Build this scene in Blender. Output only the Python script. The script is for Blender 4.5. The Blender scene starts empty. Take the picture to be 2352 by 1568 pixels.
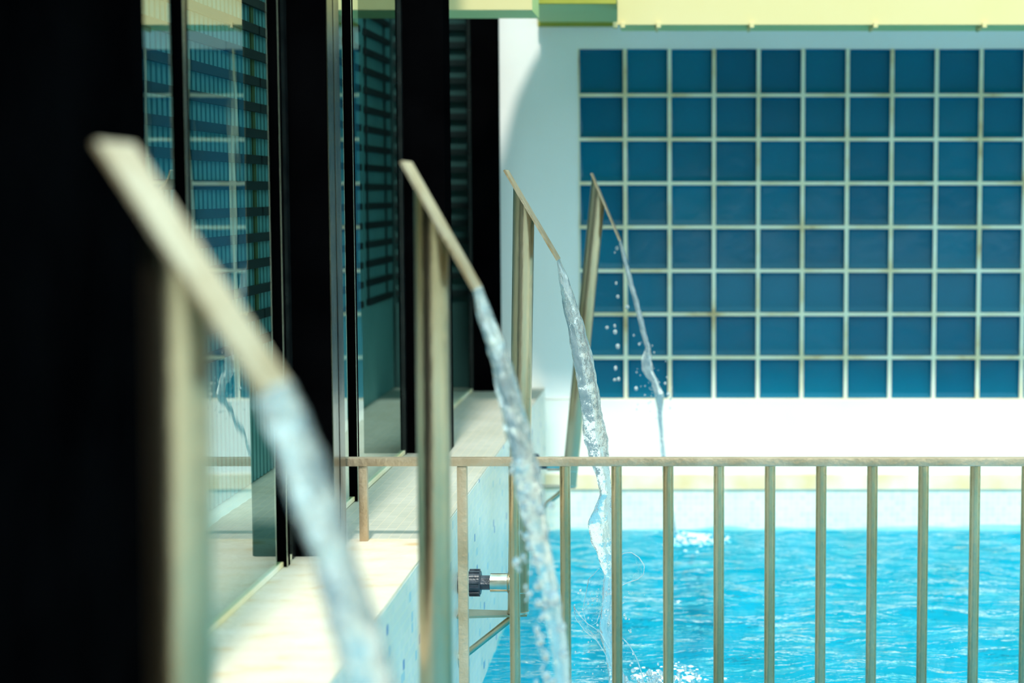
import bpy, bmesh, math, random
from mathutils import Vector, Matrix, noise
random.seed(4)
S = bpy.context.scene
COL = S.collection

# ---------------------------------------------------------------- camera
F = 4150.0                       # focal length in photograph pixels
PITCH = math.atan(344 / F)
cd = bpy.data.cameras.new('camera'); cam = bpy.data.objects.new('camera', cd); COL.objects.link(cam)
cd.sensor_width = 36; cd.lens = F / 2352 * 36
cd.shift_x = -404 / 2352
cam.location = (0, 0, 0); cam.rotation_euler = (math.pi / 2 - PITCH, 0, 0)
cd.clip_start = .05; cd.clip_end = 200
cd.dof.use_dof = True; cd.dof.focus_distance = 4.93; cd.dof.aperture_fstop = 2.3; cd.dof.aperture_blades = 9
S.camera = cam

# ---------------------------------------------------------------- world, sun, exposure
S.view_settings.view_transform = 'Standard'; S.view_settings.look = 'None'
S.view_settings.gamma = 1; S.view_settings.use_curve_mapping = False
S.view_settings.exposure = 0.08
W = bpy.data.worlds.new('sky'); S.world = W; W.use_nodes = True
n, l = W.node_tree.nodes, W.node_tree.links
bg = n['Background']
tc = n.new('ShaderNodeTexCoord'); mp = n.new('ShaderNodeMapping'); mp.inputs['Scale'].default_value = (1, 1, 2.4)
nz = n.new('ShaderNodeTexNoise'); nz.inputs['Scale'].default_value = 2.1; nz.inputs['Detail'].default_value = 6
rp = n.new('ShaderNodeValToRGB')
rp.color_ramp.elements[0].position = .36; rp.color_ramp.elements[0].color = (.20, .52, .58, 1)
rp.color_ramp.elements[1].position = .58; rp.color_ramp.elements[1].color = (.80, 1.0, .96, 1)
l.new(tc.outputs['Generated'], mp.inputs[0]); l.new(mp.outputs[0], nz.inputs['Vector'])
l.new(nz.outputs['Fac'], rp.inputs[0])
# dark green band added round the unseen horizon to deepen reflections in the steel
sx = n.new('ShaderNodeSeparateXYZ'); l.new(tc.outputs['Generated'], sx.inputs[0])
tn = n.new('ShaderNodeTexNoise'); tn.inputs['Scale'].default_value = 6; l.new(tc.outputs['Generated'], tn.inputs['Vector'])
ad = n.new('ShaderNodeMath'); ad.operation = 'MULTIPLY_ADD'; l.new(tn.outputs['Fac'], ad.inputs[0]); ad.inputs[1].default_value = -.25; l.new(sx.outputs['Z'], ad.inputs[2])
tr = n.new('ShaderNodeValToRGB'); tr.color_ramp.elements[0].position = .04; tr.color_ramp.elements[0].color = (0, 0, 0, 1)
tr.color_ramp.elements[1].position = .09; l.new(ad.outputs[0], tr.inputs[0])
wm = n.new('ShaderNodeMix'); wm.data_type = 'RGBA'; l.new(tr.outputs[0], wm.inputs['Factor'])
wm.inputs['A'].default_value = (.03, .06, .03, 1); l.new(rp.outputs[0], wm.inputs['B']); l.new(wm.outputs['Result'], bg.inputs['Color'])
bg.inputs['Strength'].default_value = 2.4

sd = bpy.data.lights.new('sun', 'SUN'); so = bpy.data.objects.new('sun', sd); COL.objects.link(so)
sd.energy = 3.8; sd.angle = math.radians(4.0); sd.color = (1.0, .95, .84)
SUN = Vector((-.02, .62, -1)).normalized()
so.rotation_euler = SUN.to_track_quat('-Z', 'Y').to_euler(); so.location = (1, -3, 6)

# ---------------------------------------------------------------- measuring helpers
CP, SP = math.cos(PITCH), math.sin(PITCH)
def at(x, y, Y):
    "world point at depth Y that the photograph shows at pixel x, y"
    k = (784 - y) / F
    Z = Y * (k * CP - SP) / (CP + k * SP)
    return Vector(((x - 1580) * (Y * CP - Z * SP) / F, Y, Z))

WALL_Y, GLASS_X, EDGE_X, LEDGE_Z, WATER_Z = 8.0, -.94, -.636, -.869, -1.497
RAIL_Y = 4.45

# ---------------------------------------------------------------- materials
def mat(name):
    m = bpy.data.materials.new(name); m.use_nodes = True
    return m, m.node_tree.nodes, m.node_tree.links, m.node_tree.nodes['Principled BSDF']
def ramp(n, cols):
    r = n.new('ShaderNodeValToRGB'); e = r.color_ramp.elements
    while len(e) < len(cols): e.new(.5)
    for i, (p, c) in enumerate(cols): e[i].position = p; e[i].color = (*c, 1)
    return r
def coords(n, l, scale=(1, 1, 1)):
    g = n.new('ShaderNodeNewGeometry'); m = n.new('ShaderNodeMapping'); m.inputs['Scale'].default_value = scale
    l.new(g.outputs['Position'], m.inputs[0]); return m.outputs[0]
def noise_mat(name, cols, scale=4, stretch=(1, 1, 1), rough=.6, metal=0, bump=0, bscale=None, spec=.5, detail=6):
    m, n, l, b = mat(name)
    t = n.new('ShaderNodeTexNoise'); t.inputs['Scale'].default_value = scale; t.inputs['Detail'].default_value = detail
    l.new(coords(n, l, stretch), t.inputs['Vector'])
    r = ramp(n, cols); l.new(t.outputs['Fac'], r.inputs[0]); l.new(r.outputs[0], b.inputs['Base Color'])
    b.inputs['Roughness'].default_value = rough; b.inputs['Metallic'].default_value = metal
    b.inputs['Specular IOR Level'].default_value = spec
    if bump:
        t2 = n.new('ShaderNodeTexNoise'); t2.inputs['Scale'].default_value = bscale or scale * 6; t2.inputs['Detail'].default_value = 4
        l.new(coords(n, l, stretch), t2.inputs['Vector'])
        bp = n.new('ShaderNodeBump'); bp.inputs['Strength'].default_value = bump; bp.inputs['Distance'].default_value = .01
        l.new(t2.outputs['Fac'], bp.inputs['Height']); l.new(bp.outputs[0], b.inputs['Normal'])
    return m
def mosaic_mat(name, axes, size, cols, grout, gw=.1, rough=.35, rare=None):
    "small square tiles with their own shade each, and grout lines"
    m, n, l, b = mat(name)
    g = n.new('ShaderNodeNewGeometry'); sp = n.new('ShaderNodeSeparateXYZ'); l.new(g.outputs['Position'], sp.inputs[0])
    def mth(op, a, bb=None):
        q = n.new('ShaderNodeMath'); q.operation = op
        if isinstance(a, (int, float)): q.inputs[0].default_value = a
        else: l.new(a, q.inputs[0])
        if bb is not None:
            if isinstance(bb, (int, float)): q.inputs[1].default_value = bb
            else: l.new(bb, q.inputs[1])
        return q.outputs[0]
    u = mth('DIVIDE', sp.outputs[axes[0]], size[0]); v = mth('DIVIDE', sp.outputs[axes[1]], size[1])
    fu, fv = mth('FLOOR', u), mth('FLOOR', v)
    cb = n.new('ShaderNodeCombineXYZ'); l.new(fu, cb.inputs[0]); l.new(fv, cb.inputs[1])
    wn = n.new('ShaderNodeTexWhiteNoise'); wn.noise_dimensions = '2D'; l.new(cb.outputs[0], wn.inputs['Vector'])
    r = ramp(n, cols); l.new(wn.outputs['Value'], r.inputs[0])
    if rare: r.color_ramp.interpolation = 'CONSTANT'
    du = mth('ABSOLUTE', mth('SUBTRACT', mth('FRACT', u), .5)); dv = mth('ABSOLUTE', mth('SUBTRACT', mth('FRACT', v), .5))
    mask = mth('GREATER_THAN', mth('MAXIMUM', du, dv), .5 - gw / 2)
    mx = n.new('ShaderNodeMix'); mx.data_type = 'RGBA'
    l.new(mask, mx.inputs['Factor']); l.new(r.outputs[0], mx.inputs['A']); mx.inputs['B'].default_value = (*grout, 1)
    t = n.new('ShaderNodeTexNoise'); t.inputs['Scale'].default_value = 3; t.inputs['Detail'].default_value = 6
    l.new(g.outputs['Position'], t.inputs['Vector'])
    r2 = ramp(n, [(.35, (.88, .87, .82)), (.65, (1, 1, 1))]); l.new(t.outputs['Fac'], r2.inputs[0])
    m2 = n.new('ShaderNodeMix'); m2.data_type = 'RGBA'; m2.blend_type = 'MULTIPLY'; m2.inputs['Factor'].default_value = 1
    l.new(mx.outputs['Result'], m2.inputs['A']); l.new(r2.outputs[0], m2.inputs['B'])
    l.new(m2.outputs['Result'], b.inputs['Base Color']); b.inputs['Roughness'].default_value = rough
    return m

M = {}
M['plaster'] = noise_mat('white_plaster', [(.3, (.89, .89, .87)), (.6, (.93, .93, .92))], 2.2, rough=.8, bump=.15)
M['lowwall'] = noise_mat('cream_plaster', [(.3, (.86, .82, .70)), (.5, (.93, .92, .86))], 1.6, (1, 1, .5), rough=.7, bump=.1)
M['rust'] = noise_mat('rusty_cream_lip', [(.3, (.78, .62, .34)), (.55, (.86, .78, .6)), (.75, (.9, .88, .8))], 5, rough=.7)
M['mosaic_far'] = mosaic_mat('pale_mosaic_far', (0, 2), (.025, .025), [(0, (.70, .84, .80)), (1, (.84, .90, .84))], (.88, .86, .74))
M['mosaic_side'] = mosaic_mat('pale_blue_mosaic', (1, 2), (.026, .026),
    [(0, (.70, .72, .68)), (.3, (.75, .75, .71)), (.6, (.66, .71, .69)), (.95, (.35, .56, .68)), (.985, (.05, .18, .50))],
    (.80, .80, .64), rare=True)
M['mosaic_top'] = mosaic_mat('cream_mosaic', (0, 1), (.026, .026), [(0, (.44, .45, .40)), (1, (.50, .50, .45))], (.62, .55, .43), gw=.07, rough=.5)
M['ledge'] = noise_mat('cream_stone', [(.28, (.58, .42, .24)), (.42, (.62, .55, .43)), (.7, (.66, .61, .52))], 9, (1, 1.6, 1), rough=.75, bump=.5, bscale=60)
M['joint'] = noise_mat('grey_joint', [(.3, (.35, .33, .28)), (.7, (.5, .48, .42))], 40, rough=.8)
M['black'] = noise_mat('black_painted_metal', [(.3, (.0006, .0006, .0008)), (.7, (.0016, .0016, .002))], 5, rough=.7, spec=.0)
M['frame'] = noise_mat('dark_frame_metal', [(.3, (.01, .012, .014)), (.7, (.03, .035, .035))], 20, rough=.25, metal=.6)
M['alu'] = noise_mat('bright_frame_edge', [(.3, (.5, .5, .42)), (.7, (.7, .7, .62))], 20, rough=.25, metal=1)
M['grout'] = noise_mat('cream_grout', [(.27, (.55, .32, .12)), (.37, (.82, .68, .42)), (.52, (.92, .86, .66)), (.8, (.94, .93, .80))], 5, rough=.7)
M['yellow'] = noise_mat('yellow_paint', [(.3, (.66, .56, .27)), (.7, (.68, .58, .30))], 3, rough=.6)
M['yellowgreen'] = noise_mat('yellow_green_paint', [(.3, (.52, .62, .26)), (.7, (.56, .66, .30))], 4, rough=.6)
M['olive'] = noise_mat('olive_trim', [(.3, (.30, .30, .03)), (.7, (.38, .36, .05))], 8, rough=.6)
M['strip_metal'] = noise_mat('dark_polished_metal', [(.38, (.02, .02, .018)), (.58, (.16, .16, .13))], 10, (1, 1, .3), rough=.22, metal=1, bump=.1)
M['strip'] = noise_mat('old_olive_paint', [(.3, (.10, .13, .04)), (.7, (.13, .16, .05))], 8, rough=.6)
M['rail'] = noise_mat('weathered_rail_steel', [(.3, (.50, .37, .24)), (.55, (.62, .48, .34)), (.8, (.70, .56, .42))], 14, rough=.42, metal=.75, bump=.2, bscale=90)
M['baluster'] = noise_mat('brushed_baluster_steel', [(.3, (.44, .31, .17)), (.6, (.64, .50, .33)), (.8, (.76, .62, .44))], 9, (1, 1, .25), rough=.24, metal=.95, bump=.12, bscale=90)
M['steel'] = noise_mat('stained_stainless_steel', [(.28, (.38, .27, .14)), (.5, (.58, .48, .34)), (.75, (.72, .62, .48))], 6, (1, 1, .3), rough=.29, metal=1, bump=.12, bscale=60)
M['plate'] = noise_mat('warm_plate_steel', [(.28, (.42, .28, .14)), (.55, (.58, .47, .33)), (.8, (.66, .56, .42))], 22, rough=.36, metal=.8, bump=.2, bscale=120)
M['polished'] = noise_mat('polished_stub_steel', [(.3, (.55, .46, .30)), (.6, (.80, .78, .70))], 18, rough=.2, metal=1)
M['plastic'] = noise_mat('dark_blue_grey_plastic', [(.3, (.018, .026, .04)), (.7, (.05, .065, .09))], 40, rough=.35, bump=.2, bscale=150)
M['ribwall'] = noise_mat('teal_panelling', [(.3, (.19, .42, .44)), (.7, (.25, .52, .53))], 2, rough=.6)
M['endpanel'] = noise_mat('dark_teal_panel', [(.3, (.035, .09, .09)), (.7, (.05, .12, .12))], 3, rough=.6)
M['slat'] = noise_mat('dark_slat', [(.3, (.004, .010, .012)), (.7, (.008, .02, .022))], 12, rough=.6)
M['deck'] = noise_mat('sandy_paving', [(.3, (.5, .48, .38)), (.7, (.65, .62, .5))], 1.5, rough=.8)
M['poolfloor'] = mosaic_mat('cyan_pool_tiles', (0, 1), (.05, .05), [(0, (.0, .26, .44)), (1, (.0, .30, .50))], (.0, .28, .47), gw=.06)

M['poolwall'] = mosaic_mat('cyan_pool_wall_tiles', (0, 2), (.05, .05), [(0, (.0, .44, .58)), (1, (.0, .49, .65))], (.0, .47, .62), gw=.06)
M['poolside'] = mosaic_mat('cyan_pool_side_tiles', (1, 2), (.05, .05), [(0, (.0, .44, .58)), (1, (.0, .49, .65))], (.0, .47, .62), gw=.06)
def blue_tile():
    m, n, l, b = mat('blue_glazed_tile')
    at_ = n.new('ShaderNodeAttribute'); at_.attribute_name = 'shade'
    r = ramp(n, [(0, (.0, .125, .235)), (1, (.0, .18, .31))]); l.new(at_.outputs['Fac'], r.inputs[0])
    t = n.new('ShaderNodeTexNoise'); t.inputs['Scale'].default_value = 7; t.inputs['Detail'].default_value = 5
    l.new(coords(n, l), t.inputs['Vector'])
    r2 = ramp(n, [(.45, (1, 1, 1)), (.75, (1.0, .9, .86))]); l.new(t.outputs['Fac'], r2.inputs[0])
    mx = n.new('ShaderNodeMix'); mx.data_type = 'RGBA'; mx.blend_type = 'MULTIPLY'; mx.inputs['Factor'].default_value = .6
    l.new(r.outputs[0], mx.inputs['A']); l.new(r2.outputs[0], mx.inputs['B']); l.new(mx.outputs['Result'], b.inputs['Base Color'])
    b.inputs['Roughness'].default_value = .16; b.inputs['Specular IOR Level'].default_value = .33
    bp = n.new('ShaderNodeBump'); bp.inputs['Strength'].default_value = .25; bp.inputs['Distance'].default_value = .01
    l.new(t.outputs['Fac'], bp.inputs['Height']); l.new(bp.outputs[0], b.inputs['Normal'])
    return m
M['tile'] = blue_tile()

def fresnel_mix(name, ior, tint, gloss, rough, bumps, two_sided=False):
    "clear sheet: what lies behind shows through, Fresnel reflection on top"
    m, n, l, b = mat(name); n.remove(b); out = n['Material Output']
    tr = n.new('ShaderNodeBsdfTransparent'); tr.inputs[0].default_value = (*tint, 1)
    gl = n.new('ShaderNodeBsdfGlossy'); gl.inputs['Color'].default_value = (*gloss, 1); gl.inputs['Roughness'].default_value = rough
    fr = n.new('ShaderNodeFresnel'); fr.inputs['IOR'].default_value = ior
    mx = n.new('ShaderNodeMixShader')
    prev = None
    for scale, stretch, strength, dist in bumps:
        t = n.new('ShaderNodeTexNoise'); t.inputs['Scale'].default_value = scale; t.inputs['Detail'].default_value = 4
        l.new(coords(n, l, stretch), t.inputs['Vector'])
        bp = n.new('ShaderNodeBump'); bp.inputs['Strength'].default_value = strength; bp.inputs['Distance'].default_value = dist
        l.new(t.outputs['Fac'], bp.inputs['Height'])
        if prev: l.new(prev, bp.inputs['Normal'])
        prev = bp.outputs[0]
    if prev: l.new(prev, gl.inputs['Normal']); l.new(prev, fr.inputs['Normal'])
    ge = n.new('ShaderNodeNewGeometry')          # only the front of the sheet reflects, its back surface lets light out
    inv = n.new('ShaderNodeMath'); inv.operation = 'SUBTRACT'; inv.inputs[0].default_value = 1; l.new(ge.outputs['Backfacing'], inv.inputs[1])
    mu = n.new('ShaderNodeMath'); mu.operation = 'MULTIPLY'; l.new(fr.outputs[0], mu.inputs[0]); l.new(inv.outputs[0], mu.inputs[1])
    if two_sided:
        lw = n.new('ShaderNodeLayerWeight'); pw_ = n.new('ShaderNodeMath'); pw_.operation = 'POWER'; pw_.inputs[1].default_value = 2.2
        if prev: l.new(prev, lw.inputs['Normal'])
        l.new(lw.outputs['Facing'], pw_.inputs[0]); l.new(pw_.outputs[0], mx.inputs[0])
    else: l.new(mu.outputs[0], mx.inputs[0])
    l.new(tr.outputs[0], mx.inputs[1]); l.new(gl.outputs[0], mx.inputs[2])
    l.new(mx.outputs[0], out.inputs['Surface'])
    return m
M['glass'] = fresnel_mix('tinted_window_glass', 5.5, (.80, .95, .94), (.98, 1.0, .98), .0, [(1.2, (1, 1, .4), .10, .02)])
M['water'] = fresnel_mix('pool_water', 1.2, (.6, .95, 1.0), (.9, 1, 1), .0,
                         [(3.2, (1, 2.6, 1), 1, .10), (8, (1, 2.2, 1), 1, .03), (22, (1, 1.8, 1), 1, .006)])

def jet_mat():
    m, n, l, b = mat('falling_water')
    b.inputs['Base Color'].default_value = (.93, .98, 1, 1); b.inputs['Roughness'].default_value = .03
    b.inputs['Transmission Weight'].default_value = .86; b.inputs['IOR'].default_value = 1.33
    t = n.new('ShaderNodeTexNoise'); t.inputs['Scale'].default_value = 70; t.inputs['Detail'].default_value = 3
    l.new(coords(n, l, (1, 1, .45)), t.inputs['Vector'])
    bp = n.new('ShaderNodeBump'); bp.inputs['Strength'].default_value = .75; bp.inputs['Distance'].default_value = .008
    l.new(t.outputs['Fac'], bp.inputs['Height']); l.new(bp.outputs[0], b.inputs['Normal'])
    return m
M['jet'] = jet_mat()
def film_mat():
    return fresnel_mix('thin_water_film', 1.5, (.95, .985, 1), (1, 1, 1), .03, [(60, (1, 1, 1), .9, .02)], two_sided=True)
M['film'] = film_mat()
M['foam'] = noise_mat('white_foam', [(.3, (.75, .9, .95)), (.7, (.95, 1, 1))], 30, rough=.4)

# ---------------------------------------------------------------- mesh helpers
def obj(name, bm, m, parent=None, smooth=False):
    me = bpy.data.meshes.new(name); bmesh.ops.recalc_face_normals(bm, faces=bm.faces)
    bm.to_mesh(me); bm.free()
    o = bpy.data.objects.new(name, me); COL.objects.link(o)
    for q in (m if isinstance(m, list) else [m]): me.materials.append(q)
    if smooth:
        for p in me.polygons: p.use_smooth = True
    if parent: o.parent = parent; o.matrix_parent_inverse = parent.matrix_world.inverted()
    return o
def struct(name, bm, m, **k):
    o = obj(name, bm, m, **k); o['kind'] = 'structure'; return o
def tag(o, label, cat, group=None, kind=None):
    o['label'] = label; o['category'] = cat
    if group: o['group'] = group
    if kind: o['kind'] = kind
    return o
def empty(name, loc, label, cat, group=None):
    o = bpy.data.objects.new(name, None); COL.objects.link(o); o.location = loc; o.empty_display_size = .05
    bpy.context.view_layer.update()
    return tag(o, label, cat, group)
def box(bm, x0, x1, y0, y1, z0, z1, mi=0, bevel=0):
    r = bmesh.ops.create_cube(bm, size=1)['verts']
    for v in r: v.co = Vector(((x0 + x1) / 2 + v.co.x * (x1 - x0), (y0 + y1) / 2 + v.co.y * (y1 - y0), (z0 + z1) / 2 + v.co.z * (z1 - z0)))
    fs = set(f for v in r for f in v.link_faces)
    for f in fs: f.material_index = mi
    if bevel:
        es = list(set(e for f in fs for e in f.edges))
        bmesh.ops.bevel(bm, geom=es, offset=bevel, segments=2, affect='EDGES', profile=.7)
    return bm
def new(): return bmesh.new()
def tube(bm, pts, radii, seg=24, caps=True):
    pts = [Vector(p) for p in pts]
    if isinstance(radii, (int, float)): radii = [radii] * len(pts)
    rings = []
    up = None
    for i, p in enumerate(pts):
        d = (pts[min(i + 1, len(pts) - 1)] - pts[max(i - 1, 0)]).normalized()
        if up is None: up = d.orthogonal().normalized()
        a = (up - d * up.dot(d)).normalized(); b = d.cross(a); up = a
        rings.append([bm.verts.new(p + radii[i] * (math.cos(t) * a + math.sin(t) * b)) for t in [2 * math.pi * k / seg for k in range(seg)]])
    for r0, r1 in zip(rings, rings[1:]):
        for k in range(seg): bm.faces.new((r0[k], r0[(k + 1) % seg], r1[(k + 1) % seg], r1[k]))
    if caps: bm.faces.new(rings[0][::-1]); bm.faces.new(rings[-1])
    return bm
def shade(o, angle=40):
    for p in o.data.polygons: p.use_smooth = True
    es = o.data; bm = bmesh.new(); bm.from_mesh(es)
    for e in bm.edges:
        if len(e.link_faces) == 2 and e.calc_face_angle(0) > math.radians(angle): e.smooth = False
    bm.to_mesh(es); bm.free(); return o

# ---------------------------------------------------------------- setting: far wall with its tile grid
RIGHT = 4.6
zt = at(0, 113, WALL_Y).z; zb = at(0, 916, WALL_Y).z
P = .1955; GX0 = at(1330, 400, WALL_Y).x          # tile pitch and left edge of the grid
NR = 8; PZ = (zt - zb) / NR; NC = 24; GX1 = GX0 + NC * P
bm = new()
box(bm, -3.5, GX0, WALL_Y, WALL_Y + .25, zb, 2.2)
box(bm, GX0, RIGHT, WALL_Y, WALL_Y + .25, zt, 2.2)
box(bm, GX0, RIGHT, WALL_Y + .03, WALL_Y + .25, zb, zt)
wf = struct('wall_far', bm, M['plaster'])
# tile panel: recessed blue tiles between proud grout bars
bm = new(); 
lay = bm.faces.layers.float.new('shade')
gw = .0165
def quad(pts, mi, s=0):
    f = bm.faces.new([bm.verts.new(p) for p in pts]); f.material_index = mi; f[lay] = s
for c in range(NC):
    for r in range(NR):
        s = random.random() * .7 + .3 * noise.noise(Vector((c * .3, r * .3, 0)))
        jx, jz = random.uniform(-.0015, .0015), random.uniform(-.0015, .0015)
        wv = random.uniform(-.003, .003)
        x0, x1 = GX0 + c * P + gw + jx, GX0 + (c + 1) * P - gw * .0 + jx
        z1, z0 = zt - r * PZ - gw * (.0 if r == 0 else .9) + jz, zt - (r + 1) * PZ + jz
        if c == 0: x0 = GX0 + .004
        y0, y1 = WALL_Y - .002, WALL_Y + .020
        b1 = .011
        O = [(x0, z0), (x1, z0), (x1, z1), (x0, z1)]; OY = [y0 + .014, y0 + .014, y0, y0]
        I = [(x0 + b1, z0 + b1 + .013), (x1 - b1, z0 + b1 + .013), (x1 - b1, z1 - b1), (x0 + b1, z1 - b1)]
        for k in range(4):
            k2 = (k + 1) % 4
            quad([(O[k][0], OY[k], O[k][1]), (O[k2][0], OY[k2], O[k2][1]), (I[k2][0], y1, I[k2][1]), (I[k][0], y1, I[k][1])], 0, s)
        # slightly pillowed centre
        cx, cz = (x0 + x1) / 2, (z0 + z1) / 2
        cpt = (cx, y1, cz)
        for k in range(4):
            k2 = (k + 1) % 4
            quad([(I[k][0], y1, I[k][1]), (I[k2][0], y1, I[k2][1]), cpt], 0, s)
# grout
for c in range(NC + 1):
    xx = GX0 + c * P
    if c == 0: box(bm, xx - .001, xx + .004, WALL_Y - .004, WALL_Y + .03, zb, zt, 1)
    else: box(bm, xx, xx + gw, WALL_Y - .006, WALL_Y + .03, zb, zt, 1)
for r in range(1, NR + 1):
    zz = zt - r * PZ
    if r == NR: box(bm, GX0, GX1, WALL_Y - .004, WALL_Y + .03, zz - .003, zz + .002, 1)
    else: box(bm, GX0, GX1, WALL_Y - .0055, WALL_Y + .03, zz - gw * .9, zz, 1)
o = obj('tile_panel', bm, [M['tile'], M['grout']], wf)
o['label'] = 'grid of glossy blue square tiles with cream grout'
# smooth tile faces only lightly
bm = new(); zl = at(0, 1088, WALL_Y).z; zm = at(0, 1122, WALL_Y).z
box(bm, EDGE_X, RIGHT, WALL_Y - .012, WALL_Y + .25, zl, zb - .003)
obj('lower_band', bm, M['lowwall'], wf)
bm = new(); box(bm, EDGE_X, RIGHT, WALL_Y - .018, WALL_Y + .25, zm, zl)
obj('rusty_lip', bm, M['rust'], wf)
bm = new(); box(bm, EDGE_X, 5.5 + .2, WALL_Y - .010, WALL_Y + .25, WATER_Z - .014, zm)
obj('mosaic_band', bm, M['mosaic_far'], wf)
bm = new(); box(bm, EDGE_X, 5.5 + .2, WALL_Y - .010, WALL_Y + .25, WATER_Z - 1.3, WATER_Z - .014)
obj('underwater_tiles', bm, M['poolwall'], wf)

# ledge along the glass, pool side wall, pool floor, paving round the pool
LJ = RAIL_Y + .03
bm = new(); box(bm, -3.5, EDGE_X, -3, LJ - .004, LEDGE_Z - .06, LEDGE_Z + .002)
fl = struct('floor', bm, M['ledge'])
bm = new(); box(bm, -3.5, EDGE_X, LJ + .004, WALL_Y, LEDGE_Z - .06, LEDGE_Z)
obj('mosaic_paving', bm, M['mosaic_top'], fl)['label'] = 'cream mosaic ledge paving beyond the railing'
bm = new(); box(bm, -3.5, EDGE_X - .001, LJ - .004, LJ + .004, LEDGE_Z - .06, LEDGE_Z - .002)
obj('joint', bm, M['joint'], fl)
bm = new(); box(bm, EDGE_X - .2, EDGE_X + .001, -3, WALL_Y, WATER_Z - .014, LEDGE_Z - .0605)
box(bm, EDGE_X - .01, EDGE_X + .001, -3, WALL_Y, LEDGE_Z - .0605, LEDGE_Z - .004)
sw = struct('wall_pool_side', bm, M['mosaic_side'])
bm = new(); box(bm, EDGE_X - .2, EDGE_X + .001, -3, WALL_Y, WATER_Z - 1.3, WATER_Z - .014)
obj('underwater_tiles', bm, M['poolside'], sw)
PR = 5.5
bm = new(); box(bm, EDGE_X, PR, -3, WALL_Y, WATER_Z - 1.3, WATER_Z - 1.2)
struct('floor_pool', bm, M['poolfloor'])
bm = new(); box(bm, PR, PR + .2, -3, WALL_Y, WATER_Z - 1.3, WATER_Z + .1)
struct('wall_pool_right', bm, M['mosaic_far'])
bm = new(); box(bm, -3.5, PR, -3.2, -3.002, WATER_Z - 1.3, WATER_Z + .1)
struct('wall_pool_near', bm, M['mosaic_far'])
bm = new(); box(bm, PR + .2, 30, -30, WALL_Y + .2, WATER_Z, WATER_Z + .1); box(bm, -3.5, PR + .2, -30, -3.2, WATER_Z, WATER_Z + .1)
struct('floor_paving', bm, M['deck'])

# water: a really rippled surface
bm = new()
X0, X1, Y0, Y1 = EDGE_X + .0015, PR - .003, -3, WALL_Y - .011
def waves(x, y):
    h = .012 * noise.noise(Vector((x * 1.1, y * 2.6, 0))) + .022 * noise.noise(Vector((x * 2.4 + 7, y * 7.5, 3)))
    h += .013 * noise.noise(Vector((x * 5 + 7, y * 13, 9)))
    for cx, cy, a in SPL:
        d = math.hypot(x - cx, y - cy)
        h += a * math.exp(-d * 2.2) * math.sin(d * 42)
    return h
SPL = [(.02, 7.7, .010), (-.2, 5.0, .008)]
def axis(a, b, f0, f1, dfine, dcoarse):
    v = [a]
    while v[-1] < b - 1e-6:
        v.append(min(b, v[-1] + (dfine if f0 <= v[-1] < f1 else dcoarse)))
    return v
ax, ay = axis(X0, X1, X0, 1.7, .024, .12), axis(Y0, Y1, 4.0, 8, .018, .12)
V = [[bm.verts.new((x, y, WATER_Z + waves(x, y))) for x in ax] for y in ay]
for j in range(len(ay) - 1):
    for i in range(len(ax) - 1):
        bm.faces.new((V[j][i], V[j][i + 1], V[j + 1][i + 1], V[j + 1][i]))
wat = obj('pool_water', bm, M['water'], smooth=True)
if wat.data.polygons[0].normal.z < 0: wat.data.flip_normals()
tag(wat, 'rippled bright cyan water filling the pool', 'water', kind='stuff')

# ---------------------------------------------------------------- building on the left
PILL = [(4.25, 4.41, -.845), (5.97, 6.13, -.800), (7.85, 7.985, -.826)]
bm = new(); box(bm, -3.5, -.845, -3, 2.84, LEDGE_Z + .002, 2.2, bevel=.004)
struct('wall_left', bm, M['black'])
labels = ['black square pillar nearest to the camera, behind the nearest spout and its water',
          'black square pillar behind the second spout from the left',
          'black square pillar in the corner against the white far wall']
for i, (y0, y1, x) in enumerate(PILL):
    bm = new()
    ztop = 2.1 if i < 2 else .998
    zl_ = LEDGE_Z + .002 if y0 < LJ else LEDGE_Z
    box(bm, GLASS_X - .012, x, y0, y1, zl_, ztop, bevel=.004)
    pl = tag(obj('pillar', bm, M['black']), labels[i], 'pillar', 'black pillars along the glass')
    if i == 0:
        for q in (.006, .084):
            bm = new(); box(bm, x + .0005, x + .004, y0 + q, y0 + q + .066, zl_ + .001, ztop - .01, bevel=.001)
            obj('side_strip', bm, M['strip_metal'], pl)
bays = [(2.84, 4.25), (4.41, 5.97), (6.13, 7.85)]
mull = [[3.36, 4.13], [5.03], []]
for i, (y0, y1) in enumerate(bays):
    z0 = LEDGE_Z + .003
    bm = new(); box(bm, GLASS_X - .008, GLASS_X, y0 + .003, y1 - .003, z0 + .012, 2.05)
    w = struct('window_%d' % (i + 1), bm, M['glass'])
    bm = new()
    box(bm, GLASS_X - .012, GLASS_X + .006, y1 - .03, y1, z0, 2.05)
    obj('window_frame', bm, M['frame'], w)
    b2 = new(); box(b2, GLASS_X - .012, GLASS_X + .003, y0, y1 - .031, z0, z0 + .0115); obj('sill_bead', b2, M['rust'], w)
    for ym in mull[i]:
        bm = new(); box(bm, GLASS_X - .012, GLASS_X + .012, ym, ym + .03, z0, 2.05)
        fr = obj('mullion', bm, M['black'], w)
        bm = new(); box(bm, GLASS_X + .0118, GLASS_X + .0135, ym - .004, ym + .002, z0, 2.05)
        obj('metal_edge', bm, M['alu'], fr)
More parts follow.
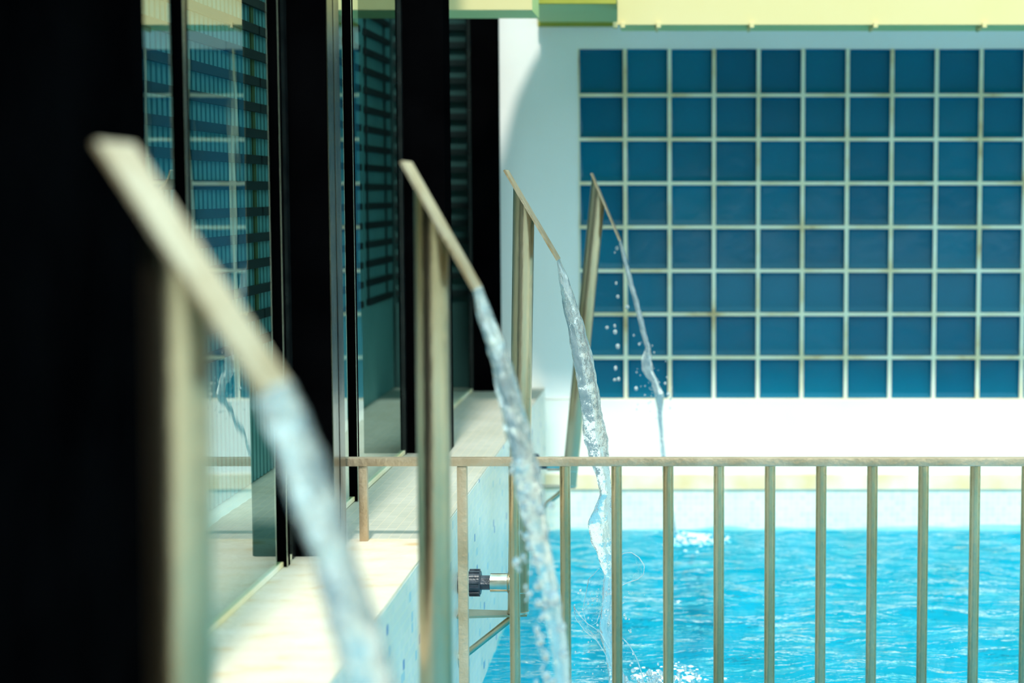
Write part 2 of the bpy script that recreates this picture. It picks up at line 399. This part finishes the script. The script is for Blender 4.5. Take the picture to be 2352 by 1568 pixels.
# room behind the glass: ribbed teal wall
bm = new(); IX = -1.30
box(bm, IX - .1, IX - .02, 2.84, WALL_Y, LEDGE_Z + .002, 2.1)
y = 2.86
while y < 7.98:
    box(bm, IX - .02, IX - .004, y, y + .026, LEDGE_Z + .002, 2.1); y += .045
wi = struct('wall_inside', bm, M['ribwall'])
bm = new(); box(bm, IX - .004, GLASS_X - .015, WALL_Y - .02, WALL_Y - .003, LEDGE_Z + .002, 2.1)
obj('end_panel', bm, M['endpanel'], wi)
bm = new(); box(bm, -3.5, IX - .02, -3, WALL_Y, 2.1, 2.3); struct('ceiling', bm, M['plaster'])
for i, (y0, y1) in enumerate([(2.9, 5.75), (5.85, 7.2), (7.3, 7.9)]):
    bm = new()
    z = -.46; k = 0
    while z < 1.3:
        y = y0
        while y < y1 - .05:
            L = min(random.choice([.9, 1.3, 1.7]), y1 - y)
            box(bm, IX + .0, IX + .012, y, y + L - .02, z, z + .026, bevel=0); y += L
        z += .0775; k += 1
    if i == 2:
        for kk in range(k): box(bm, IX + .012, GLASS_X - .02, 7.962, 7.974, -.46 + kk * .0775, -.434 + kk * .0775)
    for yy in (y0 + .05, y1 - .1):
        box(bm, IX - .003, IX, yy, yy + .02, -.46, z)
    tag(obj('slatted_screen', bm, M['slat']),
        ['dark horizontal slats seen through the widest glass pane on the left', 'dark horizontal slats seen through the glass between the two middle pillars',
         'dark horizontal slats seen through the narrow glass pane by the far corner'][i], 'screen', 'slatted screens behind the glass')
# gold stained strip on the ribbed wall
bm = new(); box(bm, IX - .006, IX + .001, 5.43, 5.465, -.6, 2.05)
tag(obj('wall_strip', bm, M['strip']), 'narrow olive vertical strip on the ribbed wall behind glass', 'strip')

# ---------------------------------------------------------------- canopy, beams, unseen shade slab above
can = empty('canopy', (1.2, 7.9, .72), 'pale yellow painted canopy beam along the top of the tiled wall', 'canopy')
FY = 7.07; BZ = at(0, 57, FY).z                  # fascia plane and its lower edge
XB = at(1418, 40, FY).x
bm = new(); box(bm, XB, RIGHT, FY, FY + .02, BZ, 1.1, bevel=.002); obj('fascia', bm, M['yellow'], can)
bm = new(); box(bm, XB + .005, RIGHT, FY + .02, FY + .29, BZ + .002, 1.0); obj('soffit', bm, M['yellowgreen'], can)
SY = 7.985; PN = at(1300, 62, SY).z; NY = PN * SY / at(1300, 9, SY).z      # the panel reaches back to the wall
xa = at(1219, 35, (SY + NY) / 2).x
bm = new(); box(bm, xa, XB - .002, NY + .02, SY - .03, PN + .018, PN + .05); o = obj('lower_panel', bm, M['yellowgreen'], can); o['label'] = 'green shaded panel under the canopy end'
for (a, b_, q) in ((NY - .01, NY + .02, -.02), (SY - .03, SY, .02)):
    bm = new(); box(bm, xa - .01, XB - .002 if a < FY else -.32, a, b_, PN, PN + .06, bevel=.002); obj('trim_strip', bm, M['olive'], can)
for px in (1412, 1430, 1512, 1726, 2010, 2260):
    p = at(px, 60, FY)
    bm = new(); box(bm, p.x - .007, p.x + .010, FY - .012, FY + .03, BZ - .012, BZ + .010, bevel=.003)
    if px > 1440: box(bm, p.x - .014, p.x - .002, FY + .04, FY + .12, BZ - .018, BZ + .003, bevel=.003)
    obj('drip_clip', bm, M['yellow'], can)
EY = 6.6; EZ = at(0, 23, EY).z; EB = EY * at(0, 23, EY).z / at(0, 43, EY).z
ex0, ex1 = at(1000, 20, EY).x, at(1222, 20, EY).x
eb = empty('eave_beam', ((ex0 + ex1) / 2, EY, EZ), 'short yellow eave beam above the corner pillar, left of the canopy', 'beam')
bm = new(); box(bm, ex0 - .4, ex1, EY, EY + .02, EZ, EZ + .14, bevel=.002); obj('fascia', bm, M['yellow'], eb)
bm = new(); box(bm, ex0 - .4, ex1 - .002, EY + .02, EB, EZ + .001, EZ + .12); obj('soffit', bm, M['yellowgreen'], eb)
# unseen slab added to shade the wall, left end shaped for its curved shadow
outline = [(-.57, 7.995), (-.57, 7.80), (-.60, 7.74), (-.675, 7.66), (-.742, 7.57), (-.80, 7.43), (-.86, 7.33), (-1.0, 7.25), (-1.0, 6.88), (XB, 6.88), (XB, FY + .021), (RIGHT, FY + .021), (RIGHT, 7.995)]
bm = new(); vs = [bm.verts.new((x, y, 1.0)) for x, y in outline]
f = bm.faces.new(vs); ex = bmesh.ops.extrude_face_region(bm, geom=[f])
for v in ex['geom']:
    if isinstance(v, bmesh.types.BMVert): v.co.z += .1
rf = obj('shade_slab', bm, M['plaster']); rf['kind'] = 'structure'

# ---------------------------------------------------------------- railing
rl = empty('railing', (1.0, RAIL_Y, LEDGE_Z), 'weathered steel railing with vertical bars standing across the pool edge', 'railing')
ztop = at(0, 1050, RAIL_Y).z; zbt = at(0, 1069, RAIL_Y).z
xl = at(787, 1060, RAIL_Y).x
bm = new(); box(bm, xl, 2.3, RAIL_Y - .015, RAIL_Y + .015, zbt, ztop, bevel=.004); o = obj('top_rail', bm, M['rail'], rl); shade(o)
xs = [838, 985, 1064, 1182, 1299, 1417, 1535, 1651, 1768, 1885, 2002, 2119, 2237, 2355, 2472, 2589, 2706, 2823, 2940, 3057, 3174, 3291, 3408, 3525, 3600]
for i, px in enumerate(xs):
    x = at(px, 1310, RAIL_Y).x
    if x > 2.25: break
    bm = new()
    zb_ = LEDGE_Z + .002 if x < EDGE_X - .01 else WATER_Z - 1.2
    if i < 3:
        w = .0122 if i else .0105
        box(bm, x - w, x + w, RAIL_Y - w, RAIL_Y + w, zb_, zbt - .0002, bevel=.003)
        o = obj('baluster', bm, M['rail'], rl); shade(o)
    else:
        tube(bm, [(x, RAIL_Y, zb_), (x, RAIL_Y, zbt - .0002)], .0134, 24); o = obj('baluster', bm, M['baluster'], rl); shade(o)

# ---------------------------------------------------------------- water spouts
def cut_pipe(bm, base, top, r, n_, p0, seg=40):
    "pipe from base, its upper end cut by the plane of the plate"
    d = (top - base).normalized(); a = Vector((1, 0, 0)); a = (a - d * a.dot(d)).normalized(); b = d.cross(a)
    lo, hi = [], []
    for k in range(seg):
        t = 2 * math.pi * k / seg; o_ = r * (math.cos(t) * a + math.sin(t) * b)
        s0 = base + o_; s = (p0 - s0).dot(n_) / d.dot(n_)
        lo.append(bm.verts.new(s0)); hi.append(bm.verts.new(s0 + d * s))
    for k in range(seg):
        k2 = (k + 1) % seg; bm.faces.new((lo[k], lo[k2], hi[k2], hi[k]))
    bm.faces.new(lo[::-1]); bm.faces.new(hi)
def spout(Y, plate_top, plate_end, post_top, post_bot, label, fit=None, r=.0292, pw=.11):
    A = at(*plate_top, Y); B = at(*plate_end, Y); top = at(*post_top, Y); bot = at(*post_bot, Y)
    e = empty('water_spout', (bot.x, Y, bot.z), label, 'water spout', 'steel water spouts along the pool side')
    d = (B - A).normalized(); nrm = Vector((-d.z, 0, d.x))
    if nrm.z < 0: nrm = -nrm
    th = .0052
    bm = new(); cut_pipe(bm, bot, top, r, nrm, A - nrm * th * .5 + d * .001); shade(obj('post', bm, M['steel'], e), 30)
    # plate: flat bar with lightly turned sides, its lower half the lip the water leaves from
    bm = new(); N = 10; prof = [(-pw / 2, 0), (-pw / 2, th), (pw / 2, th), (pw / 2, 0)]
    rings = []
    for k in range(N + 1):
        c = A.lerp(B, k / N)
        rings.append([bm.verts.new(Vector((c.x, Y + w, c.z)) + nrm * (h - th * .5)) for w, h in prof])
    for r0, r1 in zip(rings, rings[1:]):
        for k in range(4): bm.faces.new((r0[k], r0[(k + 1) % 4], r1[(k + 1) % 4], r1[k]))
    bm.faces.new(rings[0][::-1]); bm.faces.new(rings[-1])
    bmesh.ops.bevel(bm, geom=[x for x in bm.edges if x.calc_face_angle(0) > .5], offset=.0012, segments=2, affect='EDGES')
    shade(obj('spout_plate', bm, M['plate'], e), 40)
    # bottom cap with weld bead
    axd = (top - bot).normalized()
    bm = new(); tube(bm, [bot - axd * .004, bot + axd * .002], [r + .0018, r + .0018], 40)
    shade(obj('end_cap', bm, M['polished'], e), 40)
    bm = new(); tube(bm, [bot + axd * .055, bot + axd * .058], [r + .0006, r + .0006], 40)
    shade(obj('weld_ring', bm, M['polished'], e), 40)
    # feed pipe to the pool wall
    zf = bot.z + .080
    fx = bot.x
    def X(f_): return EDGE_X + (fx - r - EDGE_X) * f_
    bm = new(); tube(bm, [(X(.66), Y, zf), (X(1) + .012, Y, zf)], .026, 32); st = shade(obj('pipe_stub', bm, M['polished'], e), 40)
    bm = new()
    pts = []
    for k in range(17):
        t = 2 * math.pi * k / 16
        pts.append((fx - r + .004 + 0, Y + .027 * math.cos(t), zf + .027 * math.sin(t)))
    tube(bm, pts, .003, 8, caps=False); shade(obj('weld_ring', bm, M['steel'], e), 60)
    bm = new(); tube(bm, [(X(.46), Y, zf), (X(.66), Y, zf)], .0205, 8); obj('hex_collar', bm, M['plastic'], e)
    bm = new()
    q = [(X(.20), .021), (X(.215), .032), (X(.24), .035), (X(.44), .035), (X(.465), .032), (X(.47), .022)]
    tube(bm, [(a, Y, zf) for a, _ in q], [b_ for _, b_ in q], 32)
    un = shade(obj('union_nut', bm, M['plastic'], e), 30)
    for k in range(14):
        t = 2 * math.pi * k / 14
        b2 = new(); box(b2, X(.235), X(.445), -.0032, .0032, .033, .0385, bevel=.001)
        bmesh.ops.transform(b2, matrix=Matrix.Translation((0, Y, zf)) @ Matrix.Rotation(t, 4, 'X'), verts=b2.verts)
        obj('grip_rib', b2, M['plastic'], un)
    bm = new(); q = [(EDGE_X + .0015, .030), (EDGE_X + .008, .030), (EDGE_X + .009, .024), (X(.20), .024)]
    tube(bm, [(a, Y, zf) for a, _ in q], [b_ for _, b_ in q], 32); shade(obj('wall_coupling', bm, M['plastic'], e), 30)
    # bracket: tapering flat bar under the post and a diagonal strut
    bm = new()
    xa, xb = EDGE_X + .0015, fx + r * .9; zp = bot.z - .0045
    P_ = [(xa, Y - .045), (xb, Y - .022), (xb, Y + .022), (xa, Y + .045)]
    lo = [bm.verts.new((x, y, zp - .006)) for x, y in P_]; hi = [bm.verts.new((x, y, zp)) for x, y in P_]
    bm.faces.new(lo); bm.faces.new(hi)
    for k in range(4): bm.faces.new((lo[k], lo[(k + 1) % 4], hi[(k + 1) % 4], hi[k]))
    obj('bracket_plate', bm, M['steel'], e)
    bm = new(); zs = bot.z - (fx - EDGE_X) * .80
    tube(bm, [(EDGE_X + .006, Y, zs), (fx - .012, Y, zp - .010)], .0095, 20); shade(obj('strut', bm, M['steel'], e), 40)
    bm = new(); tube(bm, [(EDGE_X + .0015, Y, zs - .002), (EDGE_X + .006, Y, zs - .002)], [.026, .024], 32)
    ro = shade(obj('wall_flange', bm, M['polished'], e), 40)
    bm = new(); tube(bm, [(EDGE_X + .006, Y - .017, zs - .004), (EDGE_X + .012, Y - .017, zs - .004)], [.005, .004], 6); obj('bolt', bm, M['polished'], ro)
    return e, B
s1 = spout(1.58, (262, 330), (632, 893), (403, 590), (425, 2380), 'steel water spout nearest the camera, large and very blurred', pw=.105)
s2 = spout(3.12, (932, 372), (1096, 662), (991, 490), (1004, 1830), 'steel water spout in front of the railing, second from the left')
s3 = spout(4.93, (1162, 391), (1283, 596), (1203, 478), (1190, 1403), 'sharp steel water spout just behind the railing, against the white wall')
s4 = spout(6.80, (1359, 398), (1424, 552), (1374, 440), (1307, 1113), 'leaning steel water spout furthest away, in front of the blue tiles')

# ---------------------------------------------------------------- water falling from each spout
def stream(name, Y, rows, label, wob=1.0, seg=22, seed=0, cat='water jet'):
    "rows: y px, left x, right x, depth half-width, depth offset"
    bm = new(); R = []
    nsub = 14
    for (a, b_) in zip(rows, rows[1:]):
        for k in range(nsub):
            t = k / nsub; t2 = t * t * (3 - 2 * t) * .35 + t * .65
            R.append([p + (q - p) * (t if j == 0 else t2) for j, (p, q) in enumerate(zip(a, b_))])
    R.append(list(rows[-1]))
    rings = []
    for i, (yy, xl_, xr_, dy, oy) in enumerate(R):
        a = at(xl_, yy, Y + oy); b_ = at(xr_, yy, Y + oy); c = (a + b_) / 2; hw = (b_.x - a.x) / 2
        ring = []
        for k in range(seg):
            t = 2 * math.pi * k / seg
            amp = 1 + wob * (.22 * noise.noise(Vector((math.cos(t) * 2.2, math.sin(t) * 2.2 + seed, c.z * 14))) + .12 * noise.noise(Vector((math.cos(t) * 5, math.sin(t) * 5, c.z * 45 + seed))))
            fade = min(1, i / 12)
            amp = 1 + (amp - 1) * fade
            ring.append(bm.verts.new((c.x + hw * math.cos(t) * amp, c.y + dy * math.sin(t) * amp, c.z)))
        rings.append(ring)
    for r0, r1 in zip(rings, rings[1:]):
        for k in range(seg): bm.faces.new((r0[k], r0[(k + 1) % seg], r1[(k + 1) % seg], r1[k]))
    bm.faces.new(rings[0][::-1]); bm.faces.new(rings[-1])
    o = obj(name, bm, M['jet'], smooth=True)
    return tag(o, label, cat, 'jets of falling water')
def drops(parent, Y, pts, name='water_droplets', spread=.05):
    bm = new()
    for x, y, r in pts:
        p = at(x, y, Y + random.uniform(-spread, spread)); s = r * Y / F
        q = bmesh.ops.create_icosphere(bm, subdivisions=2, radius=s)['verts']
        ez = random.uniform(.9, 1.5)
        for v in q: v.co = Vector((v.co.x, v.co.y, v.co.z * ez)) + p
    o = obj(name, bm, M['jet'], parent, smooth=True); o['kind'] = 'stuff'
    return o
def film(parent, Y, pts, thick=.0012, rim=.0016, closed=True, depth=.02):
    "a curved film of water spanning a closed outline, with a rounded rim"
    P_ = [at(x, y, Y) for x, y in pts]; c = sum(P_, Vector()) / len(P_)
    bm = new()
    rings = [[bm.verts.new(c + (p - c) * s + Vector((0, depth * (1 - s * s), 0))) for p in P_] for s in (1, .75, .5, .25)]
    cv = bm.verts.new(c + Vector((0, depth, 0)))
    n_ = len(P_)
    for r0, r1 in zip(rings, rings[1:]):
        for k in range(n_): bm.faces.new((r0[k], r0[(k + 1) % n_], r1[(k + 1) % n_], r1[k]))
    for k in range(n_): bm.faces.new((rings[-1][k], rings[-1][(k + 1) % n_], cv))
    obj('water_film', bm, M['film'], parent, smooth=True)
    bm = new(); tube(bm, P_ + [P_[0]], rim, 8); obj('film_rim', bm, M['jet'], parent, smooth=True)

j1 = stream('water_jet', 1.58, [(884, 592, 662, .050, 0), (960, 610, 702, .048, 0), (1060, 646, 740, .044, 0), (1170, 682, 775, .040, 0), (1280, 722, 815, .038, 0), (1400, 752, 856, .034, 0),
    (1500, 778, 890, .032, 0), (1620, 805, 920, .03, 0), (1800, 850, 945, .03, 0), (2300, 900, 1010, .03, 0)], 'very blurred pale water jet falling from the nearest spout', seed=1)
j2 = stream('water_jet', 3.12, [(660, 1088, 1106, .045, 0), (720, 1097, 1128, .042, 0), (790, 1120, 1158, .035, 0), (860, 1134, 1182, .028, 0), (930, 1150, 1200, .022, 0), (1010, 1168, 1222, .02, 0),
    (1090, 1180, 1240, .018, 0), (1170, 1196, 1250, .016, 0), (1240, 1215, 1262, .014, 0), (1320, 1238, 1272, .012, 0), (1400, 1252, 1290, .012, 0), (1480, 1265, 1303, .012, 0), (1600, 1280, 1312, .012, 0), (1930, 1310, 1345, .012, 0)],
    'blurred twisting water jet falling in front of the railing', wob=1.6, seed=2)
j3 = stream('water_jet', 4.93, [(595, 1280.5, 1284.5, .05, 0), (640, 1284, 1305, .046, 0), (700, 1294, 1325, .042, 0), (760, 1305, 1345, .038, 0), (830, 1317, 1364, .034, 0), (880, 1327, 1371, .03, 0),
    (950, 1336, 1384, .026, 0), (1010, 1341, 1394, .022, 0), (1050, 1354, 1398, .02, 0), (1095, 1371, 1402, .018, 0), (1135, 1378, 1405, .018, 0), (1165, 1366, 1408, .02, 0), (1205, 1351, 1412, .02, 0),
    (1240, 1356, 1412, .016, 0), (1280, 1374, 1412, .013, 0), (1320, 1387, 1410, .010, 0), (1380, 1384, 1412, .012, 0), (1440, 1376, 1412, .012, 0), (1500, 1390, 1420, .012, 0), (1560, 1398, 1436, .015, 0), (1686, 1400, 1445, .02, 0)],
    'clear sharp water jet falling from the spout just behind the railing', wob=.9, seed=3, seg=28)
film(j3, 4.95, [(1412, 1345), (1408, 1310), (1416, 1285), (1432, 1270), (1450, 1268), (1468, 1280), (1480, 1298), (1478, 1318), (1465, 1330), (1440, 1338), (1425, 1346)])
film(j3, 4.97, [(1425, 1460), (1445, 1480), (1462, 1510), (1474, 1545), (1482, 1590), (1470, 1620), (1440, 1620), (1428, 1560)])
film(j3, 4.9, [(1318, 1392), (1330, 1412), (1350, 1432), (1378, 1450), (1400, 1490), (1404, 1530), (1390, 1500), (1370, 1470), (1345, 1450), (1322, 1420)], rim=.0012)
film(j3, 4.93, [(1352, 1330), (1376, 1305), (1392, 1320), (1388, 1380), (1370, 1430), (1350, 1440), (1338, 1400)], rim=.0008)
rr = random.Random(9)
drops(j3, 4.93, [(1395 + rr.gauss(0, 38), 1350 + abs(rr.gauss(0, 105)), rr.choice([1, 1.3, 1.6, 2.2, 3])) for k in range(130)])
drops(j3, 4.93, [(1500 + rr.gauss(0, 40), 1556 + rr.gauss(0, 12), rr.choice([2, 3, 4, 5])) for k in range(70)], 'splash')
j4 = stream('water_jet', 6.80, [(551, 1421, 1427, .045, 0), (590, 1429, 1438, .04, 0), (640, 1441, 1452, .034, 0), (700, 1457, 1469, .028, 0), (760, 1471, 1483, .024, 0), (800, 1482, 1494, .02, 0), (825, 1474, 1497, .018, 0),
    (850, 1476, 1500, .014, 0), (880, 1497, 1512, .012, 0), (905, 1503, 1524, .01, 0), (950, 1511, 1521, .009, .2), (1010, 1516, 1524, .008, .4), (1080, 1523, 1531, .007, .6), (1140, 1532, 1540, .007, .8), (1218, 1544, 1553, .007, 1.0), (1228, 1546, 1555, .006, 1.03)],
    'thin water jet from the furthest spout crossing the blue tiles', wob=1.5, seed=5)
drops(j4, 6.8, [(1417, 570, 4), (1412, 580, 2), (1415, 650, 3), (1419, 681, 4), (1441, 705, 5), (1394, 752, 4), (1412, 748, 3), (1413, 762, 5), (1419, 795, 5), (1414, 845, 4), (1412, 872, 4), (1421, 870, 4), (1461, 892, 4),
    (1535, 905, 4), (1528, 880, 3), (1540, 915, 3), (1456, 770, 2), (1468, 790, 3)] + [(1500 + rr.gauss(0, 22), 880 + rr.gauss(0, 45), rr.uniform(1, 2.2)) for k in range(50)])
drops(j2, 3.12, [(1190 + .12 * (y_ - 1050) + rr.gauss(0, 14), y_, rr.choice([4, 5, 7, 10])) for y_ in [rr.uniform(1050, 1568) for k in range(60)]] + [(1272, 1375, 16), (1290, 1440, 12), (1295, 1500, 11), (1265, 1160, 8), (1240, 1120, 9)], spread=.03)
# foam where the furthest jet lands
def foam(parent, cx, cy, rx, ry, n_, label=None):
    bm = new()
    for k in range(n_):
        x, y = cx + rr.gauss(0, rx), cy + rr.gauss(0, ry); r_ = rr.uniform(.002, .007)
        if y > 7.95: continue
        q = bmesh.ops.create_icosphere(bm, subdivisions=1, radius=r_)['verts']
        for v in q: v.co = Vector((v.co.x * 1.6, v.co.y * 1.6, v.co.z * .5)) + Vector((x, y, WATER_Z + waves(x, y) + .001))
    o = obj('foam', bm, M['foam'], parent, smooth=True); o['kind'] = 'stuff'
foam(j4, .04, 7.72, .06, .08, 260)
foam(j3, -.06, 5.52, .06, .05, 160)
